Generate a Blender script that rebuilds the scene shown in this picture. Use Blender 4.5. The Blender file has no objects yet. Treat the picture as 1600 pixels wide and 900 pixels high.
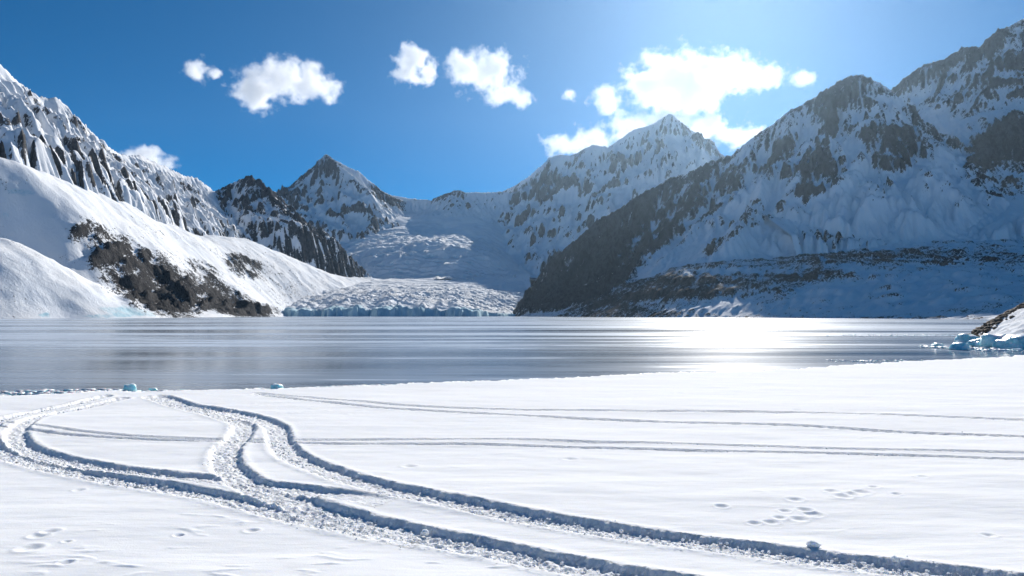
import bpy, math, random
import numpy as np

# ------------------------------------------------------------------ camera, world, sun, exposure
scn = bpy.context.scene
COL = scn.collection
F = 1067.0                       # focal length in pixels of the 1600 px photograph (24 mm on 36 mm)
PITCH = math.atan(42.0 / F)      # horizon stands 42 px below the middle
CAM_Z = 3.75                     # metres above the lake ice
CP, SP = math.cos(PITCH), math.sin(PITCH)

cam_data = bpy.data.cameras.new("camera")
cam_data.lens = 24.0
cam_data.sensor_width = 36.0
cam_data.clip_start = 0.1
cam_data.clip_end = 60000.0
cam = bpy.data.objects.new("camera", cam_data)
cam.location = (0, 0, CAM_Z)
cam.rotation_euler = (math.radians(90) + PITCH, 0, 0)
COL.objects.link(cam)
scn.camera = cam

SUN_EL = math.radians(27.5)
SUN_AZ = math.atan(345.0 / F)    # to the right of the view direction (+Y)
world = bpy.data.worlds.new("World")
scn.world = world
world.use_nodes = True
wn, wl = world.node_tree.nodes, world.node_tree.links
wn.clear()
sky = wn.new('ShaderNodeTexSky')
sky.sky_type = 'NISHITA'
sky.sun_disc = False
sky.sun_elevation = SUN_EL
sky.sun_rotation = SUN_AZ        # clockwise from +Y
sky.altitude = 4500.0
sky.air_density = 1.0
sky.dust_density = 0.5
sky.ozone_density = 6.0
bg = wn.new('ShaderNodeBackground')
bg.inputs['Strength'].default_value = 0.068
wo = wn.new('ShaderNodeOutputWorld')
hsv = wn.new('ShaderNodeHueSaturation')
hsv.inputs['Saturation'].default_value = 1.38
hsv.inputs['Hue'].default_value = 0.491
wl.new(sky.outputs[0], hsv.inputs['Color'])
wl.new(hsv.outputs[0], bg.inputs['Color'])
wl.new(bg.outputs[0], wo.inputs['Surface'])

sun_data = bpy.data.lights.new("sun", 'SUN')
sun_data.energy = 5.0
sun_data.angle = math.radians(0.53)
sun_data.color = (1.0, 0.955, 0.89)
sun = bpy.data.objects.new("sun", sun_data)
COL.objects.link(sun)
from mathutils import Vector
SUN_DIR = Vector((math.sin(SUN_AZ) * math.cos(SUN_EL), math.cos(SUN_AZ) * math.cos(SUN_EL), math.sin(SUN_EL)))
sun.rotation_euler = SUN_DIR.to_track_quat('Z', 'Y').to_euler()
sun.location = (0, 0, 50)

scn.view_settings.view_transform = 'Standard'
scn.view_settings.look = 'None'
scn.view_settings.exposure = 0.36
scn.view_settings.gamma = 1.0
cy = scn.cycles
cy.use_denoising = True
try:
    cy.denoiser = 'OPENIMAGEDENOISE'
except Exception:
    pass
cy.max_bounces = 10
cy.diffuse_bounces = 3
cy.glossy_bounces = 3
cy.transmission_bounces = 4
cy.volume_bounces = 8
cy.transparent_max_bounces = 8
cy.sample_clamp_indirect = 6.0
cy.volume_max_steps = 256
cy.volume_step_rate = 0.35

rng = np.random.RandomState(7)

# ------------------------------------------------------------------ helpers
def P(px, py, D):
    """World point on the sight line of a photograph pixel at ground distance D."""
    a = (px - 800.0) / F
    b = (450.0 - py) / F
    dy = CP - b * SP
    dz = SP + b * CP
    k = D / dy
    return np.array([a * k, D, CAM_Z + dz * k])

def G(px, py, z=0.25):
    """Point of the snow field seen at a pixel."""
    a = (px - 800.0) / F
    b = (450.0 - py) / F
    dy = CP - b * SP
    dz = SP + b * CP
    k = (z - CAM_Z) / dz
    return np.array([a * k, dy * k, z])

def project(x, y, z):
    cz = y * CP + (z - CAM_Z) * SP
    cyy = -y * SP + (z - CAM_Z) * CP
    return 800 + F * x / np.maximum(cz, 1e-3), 450 - F * cyy / np.maximum(cz, 1e-3)

def _h(ix, iy, seed):
    with np.errstate(over='ignore'):
        n = (ix.astype(np.int64) * 374761393 + iy.astype(np.int64) * 668265263 + seed * 974634777) & 0xFFFFFFFF
        n = ((n ^ (n >> 13)) * 1274126177) & 0xFFFFFFFF
        n = (n ^ (n >> 16)) & 0xFFFFFFFF
    return n

def pnoise(x, y, seed=0):
    x0 = np.floor(x); y0 = np.floor(y)
    fx = x - x0; fy = y - y0
    ix = x0.astype(np.int64); iy = y0.astype(np.int64)
    u = fx * fx * fx * (fx * (fx * 6 - 15) + 10)
    v = fy * fy * fy * (fy * (fy * 6 - 15) + 10)
    def g(ax, ay, dx, dy):
        a = _h(ax, ay, seed) * (2 * math.pi / 4294967296.0)
        return np.cos(a) * dx + np.sin(a) * dy
    n00 = g(ix, iy, fx, fy); n10 = g(ix + 1, iy, fx - 1, fy)
    n01 = g(ix, iy + 1, fx, fy - 1); n11 = g(ix + 1, iy + 1, fx - 1, fy - 1)
    return 1.5 * ((n00 * (1 - u) + n10 * u) * (1 - v) + (n01 * (1 - u) + n11 * u) * v)

def fbm(x, y, octaves=4, seed=0, gain=0.5):
    s = np.zeros_like(x); a = 1.0
    for o in range(octaves):
        s += a * pnoise(x, y, seed + o * 17)
        x = x * 2.03 + 11.3; y = y * 2.03 + 5.7; a *= gain
    return s

def ridged(x, y, octaves=4, seed=0, gain=0.5):
    s = np.zeros_like(x); a = 1.0; w = 1.0
    for o in range(octaves):
        n = 1 - np.abs(pnoise(x, y, seed + o * 13)) * 1.6
        n = n * n
        s += a * n * w
        w = np.clip(n * 1.6, 0, 1)
        x = x * 2.07 + 3.1; y = y * 2.07 + 7.9; a *= gain
    return s

def sstep(a, b, x):
    t = np.clip((x - a) / (b - a), 0, 1)
    return t * t * (3 - 2 * t)

def blur(A, n):
    k = 2 * n + 1
    for ax in (0, 1):
        pad = [(0, 0), (0, 0)]; pad[ax] = (n + 1, n)
        B = np.cumsum(np.pad(A, pad, mode='edge'), axis=ax)
        if ax == 0: A = (B[k:] - B[:-k]) / k
        else: A = (B[:, k:] - B[:, :-k]) / k
    return A

def tps(pts):
    """Thin-plate surface through control points (x, y, z)."""
    pts = np.array(pts); n = len(pts)
    S = 500.0
    q = pts[:, :2] / S
    r = np.sqrt(((q[:, None] - q[None]) ** 2).sum(-1))
    K = r * r * np.log(r + 1e-9) + np.eye(n) * 2e-3
    A = np.zeros((n + 3, n + 3)); A[:n, :n] = K
    A[:n, n] = 1; A[:n, n + 1:] = q; A[n, :n] = 1; A[n + 1:, :n] = q.T
    w = np.linalg.solve(A, np.concatenate([pts[:, 2], np.zeros(3)]))
    def f(x, y):
        X = x / S; Y = y / S
        out = w[n] + w[n + 1] * X + w[n + 2] * Y
        for i in range(n):
            r2 = (X - q[i, 0]) ** 2 + (Y - q[i, 1]) ** 2
            out = out + w[i] * 0.5 * r2 * np.log(r2 + 1e-12)
        return out
    return f

def erode(H, cell, batches=4, n=30000, steps=45, seed=3, rate=0.3, cap=3.0):
    """Water drops that carve gullies down the slopes."""
    H = H.copy(); ny, nx = H.shape
    r = np.random.RandomState(seed)
    for b in range(batches):
        x = r.uniform(1, nx - 3, n); y = r.uniform(1, ny - 3, n)
        dx = np.zeros(n); dy = np.zeros(n); sed = np.zeros(n); vel = np.ones(n); wat = np.ones(n)
        Hf = H.ravel()
        for s in range(steps):
            ix = x.astype(int); iy = y.astype(int); fx = x - ix; fy = y - iy
            i = iy * nx + ix
            h00 = Hf[i]; h10 = Hf[i + 1]; h01 = Hf[i + nx]; h11 = Hf[i + nx + 1]
            gx = (h10 - h00) * (1 - fy) + (h11 - h01) * fy
            gy = (h01 - h00) * (1 - fx) + (h11 - h10) * fx
            h = h00 * (1 - fx) * (1 - fy) + h10 * fx * (1 - fy) + h01 * (1 - fx) * fy + h11 * fx * fy
            dx = dx * 0.25 - gx; dy = dy * 0.25 - gy
            L = np.sqrt(dx * dx + dy * dy) + 1e-6
            dx /= L; dy /= L
            xn = np.clip(x + dx, 1, nx - 3); yn = np.clip(y + dy, 1, ny - 3)
            jx = xn.astype(int); jy = yn.astype(int); ex = xn - jx; ey = yn - jy
            j = jy * nx + jx
            hn = Hf[j] * (1 - ex) * (1 - ey) + Hf[j + 1] * ex * (1 - ey) + Hf[j + nx] * (1 - ex) * ey + Hf[j + nx + 1] * ex * ey
            dh = (hn - h) / cell
            capac = np.maximum(-dh, 0.02) * vel * wat * cap
            dep = np.where(dh > 0, np.minimum(dh, sed) * 0.5, np.where(sed > capac, (sed - capac) * 0.1, -np.minimum((capac - sed) * rate, np.maximum(-dh, 0) * 0.6)))
            sed -= dep
            d = dep * cell * ((x > 4) & (y > 4) & (x < nx - 6) & (y < ny - 6))
            dl = np.bincount(i, d * (1 - fx) * (1 - fy), nx * ny) + np.bincount(i + 1, d * fx * (1 - fy), nx * ny) \
                + np.bincount(i + nx, d * (1 - fx) * fy, nx * ny) + np.bincount(i + nx + 1, d * fx * fy, nx * ny)
            Hf = Hf + np.clip(dl, -0.20 * cell, 0.035 * cell)
            vel = np.sqrt(np.maximum(vel * vel * 0.9 - dh * 0.6, 0.05)); wat *= 0.975
            x, y = xn, yn
        H = Hf.reshape(ny, nx)
    return H

def tag(o, label=None, cat=None, group=None, kind=None):
    if label: o["label"] = label
    if cat: o["category"] = cat
    if group: o["group"] = group
    if kind: o["kind"] = kind
    return o

def link(name, mesh, mat=None, parent=None):
    o = bpy.data.objects.new(name, mesh)
    if mat and not mesh.materials: mesh.materials.append(mat)
    COL.objects.link(o)
    if parent: o.parent = parent
    return o

def grid_faces(ny, nx):
    idx = np.arange(ny * nx).reshape(ny, nx)
    return np.stack([idx[:-1, :-1], idx[:-1, 1:], idx[1:, 1:], idx[1:, :-1]], -1).reshape(-1, 4)

def np_mesh(name, V, Q, attrs=None, smooth=True):
    """Mesh from vertices and quads, unused vertices dropped."""
    used = np.zeros(len(V), bool); used[Q.ravel()] = True
    remap = np.cumsum(used) - 1
    V = V[used]; Qn = remap[Q]
    k = Q.shape[1]
    me = bpy.data.meshes.new(name)
    me.vertices.add(len(V)); me.vertices.foreach_set("co", V.astype(np.float32).ravel())
    me.loops.add(Qn.size); me.loops.foreach_set("vertex_index", Qn.astype(np.int32).ravel())
    me.polygons.add(len(Qn))
    me.polygons.foreach_set("loop_start", np.arange(0, Qn.size, k, dtype=np.int32))
    me.polygons.foreach_set("loop_total", np.full(len(Qn), k, dtype=np.int32))
    me.update(calc_edges=True)
    if smooth: me.polygons.foreach_set("use_smooth", np.ones(len(Qn), bool))
    for n, a in (attrs or {}).items():
        at = me.attributes.new(n, 'FLOAT', 'POINT')
        at.data.foreach_set("value", a[used].astype(np.float32).ravel())
    return me, used

# ------------------------------------------------------------------ materials
class NT:
    def __init__(self, name):
        self.m = bpy.data.materials.new(name); self.m.use_nodes = True
        self.t = self.m.node_tree; self.n = self.t.nodes; self.l = self.t.links
        self.n.clear()
        self.out = self.n.new('ShaderNodeOutputMaterial')
    def node(self, t, **kw):
        x = self.n.new(t)
        for k, v in kw.items(): setattr(x, k, v)
        return x
    def put(self, sock, v):
        if isinstance(v, bpy.types.NodeSocket): self.l.new(v, sock)
        else: sock.default_value = v
    def math(self, op, a, b=0.0, c=0.0, clamp=False):
        x = self.node('ShaderNodeMath', operation=op, use_clamp=clamp)
        self.put(x.inputs[0], a); self.put(x.inputs[1], b); self.put(x.inputs[2], c)
        return x.outputs[0]
    def vmath(self, op, a, b=(0, 0, 0)):
        x = self.node('ShaderNodeVectorMath', operation=op)
        self.put(x.inputs[0], a); self.put(x.inputs[1], b)
        return x.outputs['Value' if op in ('LENGTH', 'DOT_PRODUCT', 'DISTANCE') else 'Vector']
    def noise(self, vec, scale, detail=3.0, rough=0.55, dist=0.0):
        x = self.node('ShaderNodeTexNoise')
        self.put(x.inputs['Vector'], vec)
        x.inputs['Scale'].default_value = scale; x.inputs['Detail'].default_value = detail
        x.inputs['Roughness'].default_value = rough; x.inputs['Distortion'].default_value = dist
        return x.outputs['Fac']
    def mapr(self, v, a, b, c=0.0, d=1.0, smooth=True):
        x = self.node('ShaderNodeMapRange', interpolation_type='SMOOTHSTEP' if smooth else 'LINEAR')
        self.put(x.inputs['Value'], v)
        x.inputs['From Min'].default_value = a; x.inputs['From Max'].default_value = b
        x.inputs['To Min'].default_value = c; x.inputs['To Max'].default_value = d
        return x.outputs['Result']
    def mix(self, f, a, b):
        x = self.node('ShaderNodeMix', data_type='RGBA')
        self.put(x.inputs[0], f)
        self.put(x.inputs[6], a if isinstance(a, bpy.types.NodeSocket) else (*a, 1))
        self.put(x.inputs[7], b if isinstance(b, bpy.types.NodeSocket) else (*b, 1))
        return x.outputs[2]
    def pos(self):
        return self.node('ShaderNodeNewGeometry').outputs['Position']
    def scale(self, v, s):
        return self.vmath('MULTIPLY', v, s)
    def bump(self, h, strength, dist):
        x = self.node('ShaderNodeBump')
        self.put(x.inputs['Height'], h); x.inputs['Strength'].default_value = strength
        x.inputs['Distance'].default_value = dist
        return x.outputs['Normal']
    def bsdf(self, col, rough=0.6, normal=None, spec=0.3, **kw):
        x = self.node('ShaderNodeBsdfPrincipled')
        self.put(x.inputs['Base Color'], col if isinstance(col, bpy.types.NodeSocket) else (*col, 1))
        self.put(x.inputs['Roughness'], rough)
        self.put(x.inputs['Specular IOR Level'], spec)
        if normal is not None: self.put(x.inputs['Normal'], normal)
        for k, v in kw.items(): self.put(x.inputs[k], v)
        return x.outputs[0]
    def surface(self, s):
        self.l.new(s, self.out.inputs['Surface']); return self.m

SSS = {'Subsurface Weight': 1.0, 'Subsurface Scale': 0.045, 'Subsurface Radius': (1.0, 1.1, 1.3)}
SNOW = (0.86, 0.87, 0.885)

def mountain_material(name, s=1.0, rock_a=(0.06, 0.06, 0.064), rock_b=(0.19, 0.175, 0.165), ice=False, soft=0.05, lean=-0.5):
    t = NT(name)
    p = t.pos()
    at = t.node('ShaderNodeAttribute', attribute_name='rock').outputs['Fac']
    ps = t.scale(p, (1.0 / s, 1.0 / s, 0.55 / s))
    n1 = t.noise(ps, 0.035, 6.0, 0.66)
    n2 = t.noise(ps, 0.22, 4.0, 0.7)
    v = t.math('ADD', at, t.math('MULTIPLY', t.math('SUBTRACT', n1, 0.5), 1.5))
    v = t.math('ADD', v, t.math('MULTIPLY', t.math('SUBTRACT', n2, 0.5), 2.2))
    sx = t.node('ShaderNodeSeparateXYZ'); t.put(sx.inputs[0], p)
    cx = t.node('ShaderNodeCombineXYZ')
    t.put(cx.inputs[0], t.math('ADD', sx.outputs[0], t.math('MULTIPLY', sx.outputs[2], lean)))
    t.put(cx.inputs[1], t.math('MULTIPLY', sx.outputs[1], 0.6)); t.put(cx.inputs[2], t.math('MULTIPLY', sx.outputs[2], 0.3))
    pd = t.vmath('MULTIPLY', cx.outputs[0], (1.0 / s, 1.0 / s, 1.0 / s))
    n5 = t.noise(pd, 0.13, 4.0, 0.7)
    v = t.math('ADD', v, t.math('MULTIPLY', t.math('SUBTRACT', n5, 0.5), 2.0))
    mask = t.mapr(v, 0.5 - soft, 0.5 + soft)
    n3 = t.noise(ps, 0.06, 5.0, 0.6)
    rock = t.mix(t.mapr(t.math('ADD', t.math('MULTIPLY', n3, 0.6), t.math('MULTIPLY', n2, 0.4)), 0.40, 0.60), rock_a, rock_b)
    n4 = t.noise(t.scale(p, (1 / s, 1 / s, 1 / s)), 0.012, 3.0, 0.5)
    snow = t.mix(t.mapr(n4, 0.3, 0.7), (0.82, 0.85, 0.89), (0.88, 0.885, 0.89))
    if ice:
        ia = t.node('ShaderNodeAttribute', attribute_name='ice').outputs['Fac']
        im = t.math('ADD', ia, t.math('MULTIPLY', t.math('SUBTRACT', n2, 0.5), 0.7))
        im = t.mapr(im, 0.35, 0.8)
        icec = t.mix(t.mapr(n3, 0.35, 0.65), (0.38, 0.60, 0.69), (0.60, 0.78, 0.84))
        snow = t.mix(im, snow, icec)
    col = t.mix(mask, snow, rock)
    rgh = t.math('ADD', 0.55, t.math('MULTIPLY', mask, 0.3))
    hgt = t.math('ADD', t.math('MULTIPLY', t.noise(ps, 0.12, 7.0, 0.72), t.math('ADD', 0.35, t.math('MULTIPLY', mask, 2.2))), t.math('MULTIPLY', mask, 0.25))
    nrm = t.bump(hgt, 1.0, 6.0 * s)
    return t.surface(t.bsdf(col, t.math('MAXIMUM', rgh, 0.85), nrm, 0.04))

def build_snow_material():
    t = NT("snow")
    p = t.pos()
    a = t.noise(t.scale(p, (0.55, 2.2, 1)), 0.9, 5.0, 0.6, 0.3)
    b = t.noise(p, 38.0, 3.0, 0.65)
    c = t.noise(t.scale(p, (0.4, 2.0, 1)), 5.0, 3.0, 0.6)
    h = t.math('ADD', t.math('MULTIPLY', a, 0.5), t.math('ADD', t.math('MULTIPLY', b, 0.07), t.math('MULTIPLY', c, 0.10)))
    nrm = t.bump(h, 0.5, 0.10)
    col = t.mix(t.mapr(a, 0.3, 0.7), (0.86, 0.872, 0.89), (0.885, 0.89, 0.895))
    return t.surface(t.bsdf(col, 0.9, nrm, 0.04, **SSS))

def build_rut_material():
    t = NT("churned_snow")
    p = t.pos()
    a = t.noise(p, 9.0, 5.0, 0.65)
    b = t.noise(p, 40.0, 3.0, 0.65)
    h = t.math('ADD', t.math('MULTIPLY', a, 0.7), t.math('MULTIPLY', b, 0.2))
    nrm = t.bump(h, 0.8, 0.10)
    return t.surface(t.bsdf((0.865, 0.875, 0.89), 0.9, nrm, 0.04, **SSS))

def build_lake_material():
    t = NT("lake_ice")
    p = t.pos()
    # frost swept into long streaks by the wind
    f1 = t.noise(t.scale(p, (0.10, 1.0, 1)), 0.035, 7.0, 0.62, 0.4)
    f2 = t.noise(t.scale(p, (0.09, 1.0, 1)), 0.16, 7.0, 0.68, 0.5)
    f3 = t.noise(t.scale(p, (0.12, 1.0, 1)), 1.1, 5.0, 0.7)
    sep = t.node('ShaderNodeSeparateXYZ'); t.put(sep.inputs[0], p)
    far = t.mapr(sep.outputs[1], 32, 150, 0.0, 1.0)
    v = t.math('ADD', t.math('MULTIPLY', t.math('SUBTRACT', f1, 0.5), 4.2), t.math('MULTIPLY', t.math('SUBTRACT', f2, 0.5), 1.9))
    v = t.math('ADD', v, t.math('MULTIPLY', t.math('SUBTRACT', f3, 0.5), 0.45))
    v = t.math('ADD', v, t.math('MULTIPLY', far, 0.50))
    f0 = t.noise(t.scale(p, (0.35, 1.0, 1)), 0.022, 4.0, 0.6, 0.6)
    v = t.math('ADD', v, t.math('MULTIPLY', t.math('SUBTRACT', f0, 0.48), 1.8))
    haze = t.mapr(v, -0.45, 0.85)
    sharp = t.mapr(v, 0.42, 0.60)
    frost = t.math('ADD', t.math('MULTIPLY', haze, 0.58), t.math('MULTIPLY', sharp, 0.36), clamp=True)
    # long healed cracks
    c1 = t.noise(t.scale(p, (0.012, 0.42, 1)), 0.05, 1.0, 0.3, 0.0)
    c2 = t.noise(t.vmath('ADD', t.scale(p, (0.02, 0.5, 1)), (70, 30, 0)), 0.09, 1.0, 0.3, 0.0)
    crack = t.math('MAXIMUM', t.mapr(t.math('ABSOLUTE', t.math('SUBTRACT', c1, 0.5)), 0.0030, 0.0006), t.mapr(t.math('ABSOLUTE', t.math('SUBTRACT', c2, 0.52)), 0.0035, 0.0008))
    frost = t.math('MAXIMUM', frost, t.math('MULTIPLY', crack, 0.35))
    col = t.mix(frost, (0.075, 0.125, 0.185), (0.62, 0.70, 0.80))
    rgh = t.math('ADD', 0.13, t.math('MULTIPLY', frost, 0.18))
    w1 = t.noise(t.scale(p, (0.35, 1, 1)), 3.2, 3.0, 0.6)
    w2 = t.noise(t.scale(p, (0.5, 1, 1)), 0.5, 3.0, 0.6)
    nrm = t.bump(t.math('ADD', t.math('MULTIPLY', w1, 0.35), t.math('MULTIPLY', w2, 0.6)), 0.22, 0.05)
    return t.surface(t.bsdf(col, rgh, nrm, t.math('SUBTRACT', 0.5, t.math('MULTIPLY', frost, 0.42)), IOR=1.31))

def build_ice_material(name="glacier_ice", a=(0.26, 0.58, 0.66), b=(0.62, 0.84, 0.90), snowcap=True, sss=0.35):
    t = NT(name)
    p = t.pos()
    n = t.noise(p, 1.6, 4.0, 0.6)
    col = t.mix(t.mapr(n, 0.35, 0.65), a, b)
    g = t.node('ShaderNodeNewGeometry')
    if snowcap:
        sp = t.node('ShaderNodeSeparateXYZ'); t.put(sp.inputs[0], g.outputs['Normal'])
        m = t.mapr(t.math('ADD', sp.outputs[2], t.math('MULTIPLY', t.math('SUBTRACT', n, 0.5), 0.8)), 0.55, 0.75)
        col = t.mix(m, col, SNOW)
    nrm = t.bump(t.noise(p, 6.0, 4.0, 0.65), 0.5, 0.08)
    return t.surface(t.bsdf(col, 0.35, nrm, 0.4, **{'Subsurface Weight': 0.9, 'Subsurface Scale': sss, 'Subsurface Radius': (0.4, 0.9, 1.0)}))

def build_rock_material():
    t = NT("brown_rock")
    p = t.pos()
    n = t.noise(p, 2.5, 5.0, 0.65)
    col = t.mix(t.mapr(n, 0.35, 0.65), (0.07, 0.055, 0.045), (0.23, 0.175, 0.13))
    nrm = t.bump(t.noise(p, 7.0, 5.0, 0.7), 0.8, 0.12)
    return t.surface(t.bsdf(col, 0.85, nrm, 0.2))

M_SNOW = build_snow_material()
M_RUT = build_rut_material()
M_LAKE = build_lake_material()
M_ICE = build_ice_material()
M_ROCK = build_rock_material()

# ------------------------------------------------------------------ mountains
def ridge_height(X, Y, ridges, warp=0.0, seed=0):
    """Highest of all ridge flanks; returns height, distance to the ridge, run along it."""
    if warp:
        wx = fbm(X / 130, Y / 130, 3, seed + 91) * warp; wy = fbm(X / 130, Y / 130, 3, seed + 57) * warp
    H = np.full(X.shape, -400.0); DD = np.full(X.shape, 1e4); SS = np.zeros(X.shape)
    for r in ridges:
        pts = np.array([P(*q) for q in r['p']])
        s1, s2, L = r.get('s1', 1.0), r.get('s2', 0.55), r.get('L', 150.0)
        base = r.get('off', 0.0)
        run = rng.uniform(0, 500)
        for i in range(len(pts) - 1):
            a, b = pts[i], pts[i + 1]
            d = b[:2] - a[:2]; L2 = (d * d).sum(); ln = math.sqrt(L2)
            if warp and r.get('warp', True):
                qx = X + wx; qy = Y + wy
            else: qx, qy = X, Y
            t = np.clip(((qx - a[0]) * d[0] + (qy - a[1]) * d[1]) / L2, 0, 1)
            dist = np.sqrt((qx - a[0] - t * d[0]) ** 2 + (qy - a[1] - t * d[1]) ** 2)
            z = a[2] + (b[2] - a[2]) * t - base - (s2 * dist + (s1 - s2) * L * (1 - np.exp(-dist / L)))
            m = z > H
            H = np.where(m, z, H); DD = np.where(m, dist, DD); SS = np.where(m, run + t * ln, SS)
            run += ln
    return H, DD, SS

def paint(px, py, blobs):
    v = np.zeros(px.shape)
    for (cx, cyy, rx, ry, ang, val) in blobs:
        a = math.radians(ang); c, s = math.cos(a), math.sin(a)
        u = ((px - cx) * c + (py - cyy) * s) / rx; w = (-(px - cx) * s + (py - cyy) * c) / ry
        v += val * sstep(1.35, 0.65, np.sqrt(u * u + w * w))
    return v

def mountain(name, label, ridges, x0, x1, y0, y1, cell, mat, seed=1, warp=14, amp=1.0, flute=70.0,
             er=4, slope_t=0.95, rock_bias=0.0, cover=0.3, blobs=(), conv=0.05, zcut=-6.0, floor=None, jag=5.0, foot=None, ws=0.55, wst=0.08, wd=0.10, lean=-0.5, clean=0.0, gain=1.6):
    nx = int((x1 - x0) / cell) + 1; ny = int((y1 - y0) / cell) + 1
    X, Y = np.meshgrid(np.linspace(x0, x1, nx), np.linspace(y0, y1, ny))
    H, D, S = ridge_height(X, Y, ridges, warp, seed)
    # fluted ribs running down from each crest
    wv = fbm(X / (flute * 1.2), Y / (flute * 1.2), 2, seed + 44) * 0.45
    k = flute / 70.0
    fl = ridged(S / flute + wv, D / (flute * 4.0), 3, seed + 5, 0.6) - 0.9
    fl2 = ridged(S / (flute * .36) + wv * 2, D / (flute * 2.2), 3, seed + 9, 0.6) - 0.9
    H = H + fl * amp * 24 * sstep(0, flute * 1.2, D) * k + fl2 * amp * 8.5 * sstep(0, flute * .5, D) * k
    H += (ridged(X / (flute * 1.5), Y / (flute * 1.5), 5, seed + 21, 0.5) - 1.0) * amp * 17 * k * sstep(0, flute, D)
    H += (ridged(X / (flute * .32), Y / (flute * .32), 3, seed + 33, 0.6) - 0.9) * jag * (0.62 - 0.38 * sstep(0, flute * .8, D))
    streak = ridged(S / (flute * .22) + wv * 3, D / (flute * 1.5), 3, seed + 61, 0.6) - 0.9
    ft = foot(X, Y) if foot is not None else 0.0
    H = H - ft
    if floor is not None:
        fz = floor(X, Y)
        k = 18.0
        wl_ = sstep(10, 95, H - fz)
        Hs = blur(blur(H, max(3, int(22 / cell))), max(3, int(22 / cell)))
        H = H * (0.12 + 0.88 * wl_) + Hs * 0.88 * (1 - wl_)
        H = np.logaddexp(H / k, fz / k) * k
    if er: H = erode(H, cell, er, int(nx * ny * 0.22), 42, seed)
    gy, gx = np.gradient(H + ft, cell)
    slope = np.sqrt(gx * gx + gy * gy)
    slope = 0.5 * slope + 0.5 * blur(slope, 1)
    Hc = H + ft
    cv = Hc - blur(Hc, max(2, int(14 / cell)))
    pxx, pyy = project(X, Y, H)
    cv2 = Hc - blur(Hc, max(4, int(45 / cell)))
    rock = slope * ws + np.clip(cv * conv, -0.3, 0.3) + np.clip(cv2 * conv * 0.35, -0.3, 0.3)
    rock += wd * (ridged((X + H * lean) / (flute * .7), (H - X * lean * .5) / (flute * 3.2), 5, seed + 81, 0.62) - 0.9) + wst * streak + 0.46 * fbm(X / (flute * 2.0), Y / (flute * 2.2) + H / (flute * 3.0), 5, seed + 3, 0.62)
    vis = (pxx > -50) & (pxx < 1650) & (H > 5) & (gy * Y + gx * X > H) & (ft == 0)
    wt = ((gy * Y + gx * X - H) / Y ** 3)[vis]
    rv = rock[vis]; od = np.argsort(rv); cw = np.cumsum(wt[od]); thr = rv[od][np.searchsorted(cw, (1 - cover) * cw[-1])]
    rock = 0.5 + (rock - thr) * gain + paint(pxx, pyy, blobs) * 1.15 - clean * sstep(0, 25, ft + 0 * X)
    rm = sstep(0.25, 0.75, blur(rock + 0.35 * fbm(X / (flute * .25), Y / (flute * .25), 3, seed + 71), 1))
    rm *= sstep(0, flute * 0.25, D) * 0.75 + 0.25
    wc = fbm(X / (flute * .3), Y / (flute * .3), 2, seed + 75) * .6
    crag = ridged(S / (flute * .20) + wc, D / (flute * .42) + wc, 4, seed + 73, 0.68) - 0.75
    H = H + rm * (crag * flute * .115 + flute * .012)
    V = np.stack([X, Y, H], -1).reshape(-1, 3)
    Q = grid_faces(ny, nx)
    zq = V[:, 2][Q].max(1)
    # leave out what lies under the ice
    Q = Q[zq > zcut]
    me, _ = np_mesh(name, V, Q, {'rock': rock.ravel()})
    o = link(name, me, mat)
    tag(o, label, kind='structure')
    return o

MAT_NEAR = mountain_material("near_rock_and_snow", 0.62, (0.08, 0.078, 0.08), (0.21, 0.2, 0.19), soft=0.045)
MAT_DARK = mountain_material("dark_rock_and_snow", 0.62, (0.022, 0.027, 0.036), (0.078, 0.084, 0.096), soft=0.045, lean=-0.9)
MAT_FAR = mountain_material("far_rock_and_snow", 1.6, (0.05, 0.055, 0.066), (0.13, 0.135, 0.145), soft=0.10)
MAT_BROWN = mountain_material("moraine_and_snow", 0.4, (0.06, 0.052, 0.048), (0.16, 0.135, 0.12), soft=0.05)
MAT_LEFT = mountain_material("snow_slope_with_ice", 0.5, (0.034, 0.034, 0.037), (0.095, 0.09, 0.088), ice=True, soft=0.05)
MAT_GLACIER = mountain_material("glacier_surface", 0.8, ice=True, soft=0.05)

# right-hand mountain, the pyramid whose dark spur runs down to the lake
R2 = [
 dict(p=[(784,492,2000),(799,479,1980),(819,459,1940),(838,436,1900),(850,417,1880),(869,397,1850),(889,382,1830),(908,366,1810),(928,347,1790),(947,335,1770),(974,321,1745),(990,308,1730),(1025,290,1705),(1044,277,1690),(1068,271,1670),(1114,249,1640),(1142,240,1620),(1169,218,1600),(1193,202,1580),(1225,178,1560),(1258,159,1540),(1296,134,1520),(1323,118,1505),(1345,114,1500)], s1=1.5, s2=0.72, L=180, warp=False),
 dict(p=[(1345,114,1500),(1367,123,1490),(1394,140,1480),(1425,170,1450),(1460,227,1400),(1482,262,1350)], s1=1.4, s2=0.72, L=160, warp=False),
 dict(p=[(1300,134,1515),(1290,200,1420),(1275,260,1340),(1262,318,1270)], s1=1.15, s2=0.75, L=90),
 dict(p=[(1345,114,1500),(1352,170,1430),(1392,225,1360),(1402,275,1300)], s1=1.15, s2=0.75, L=90),
 dict(p=[(1240,170,1550),(1212,250,1430),(1165,325,1300),(1140,365,1230)], s1=1.0, s2=0.75, L=90),
 dict(p=[(1180,212,1590),(1130,300,1480),(1060,380,1350),(1010,430,1290)], s1=1.0, s2=0.75, L=90),
 dict(p=[(1110,252,1640),(1070,320,1540),(1000,390,1440),(955,440,1370)], s1=1.0, s2=0.75, L=90),
 dict(p=[(1030,290,1700),(985,350,1630),(925,425,1530),(890,468,1450)], s1=1.0, s2=0.75, L=90),
 dict(p=[(935,345,1780),(900,400,1730),(865,450,1640),(840,486,1560)], s1=1.0, s2=0.7, L=90),
]
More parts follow.
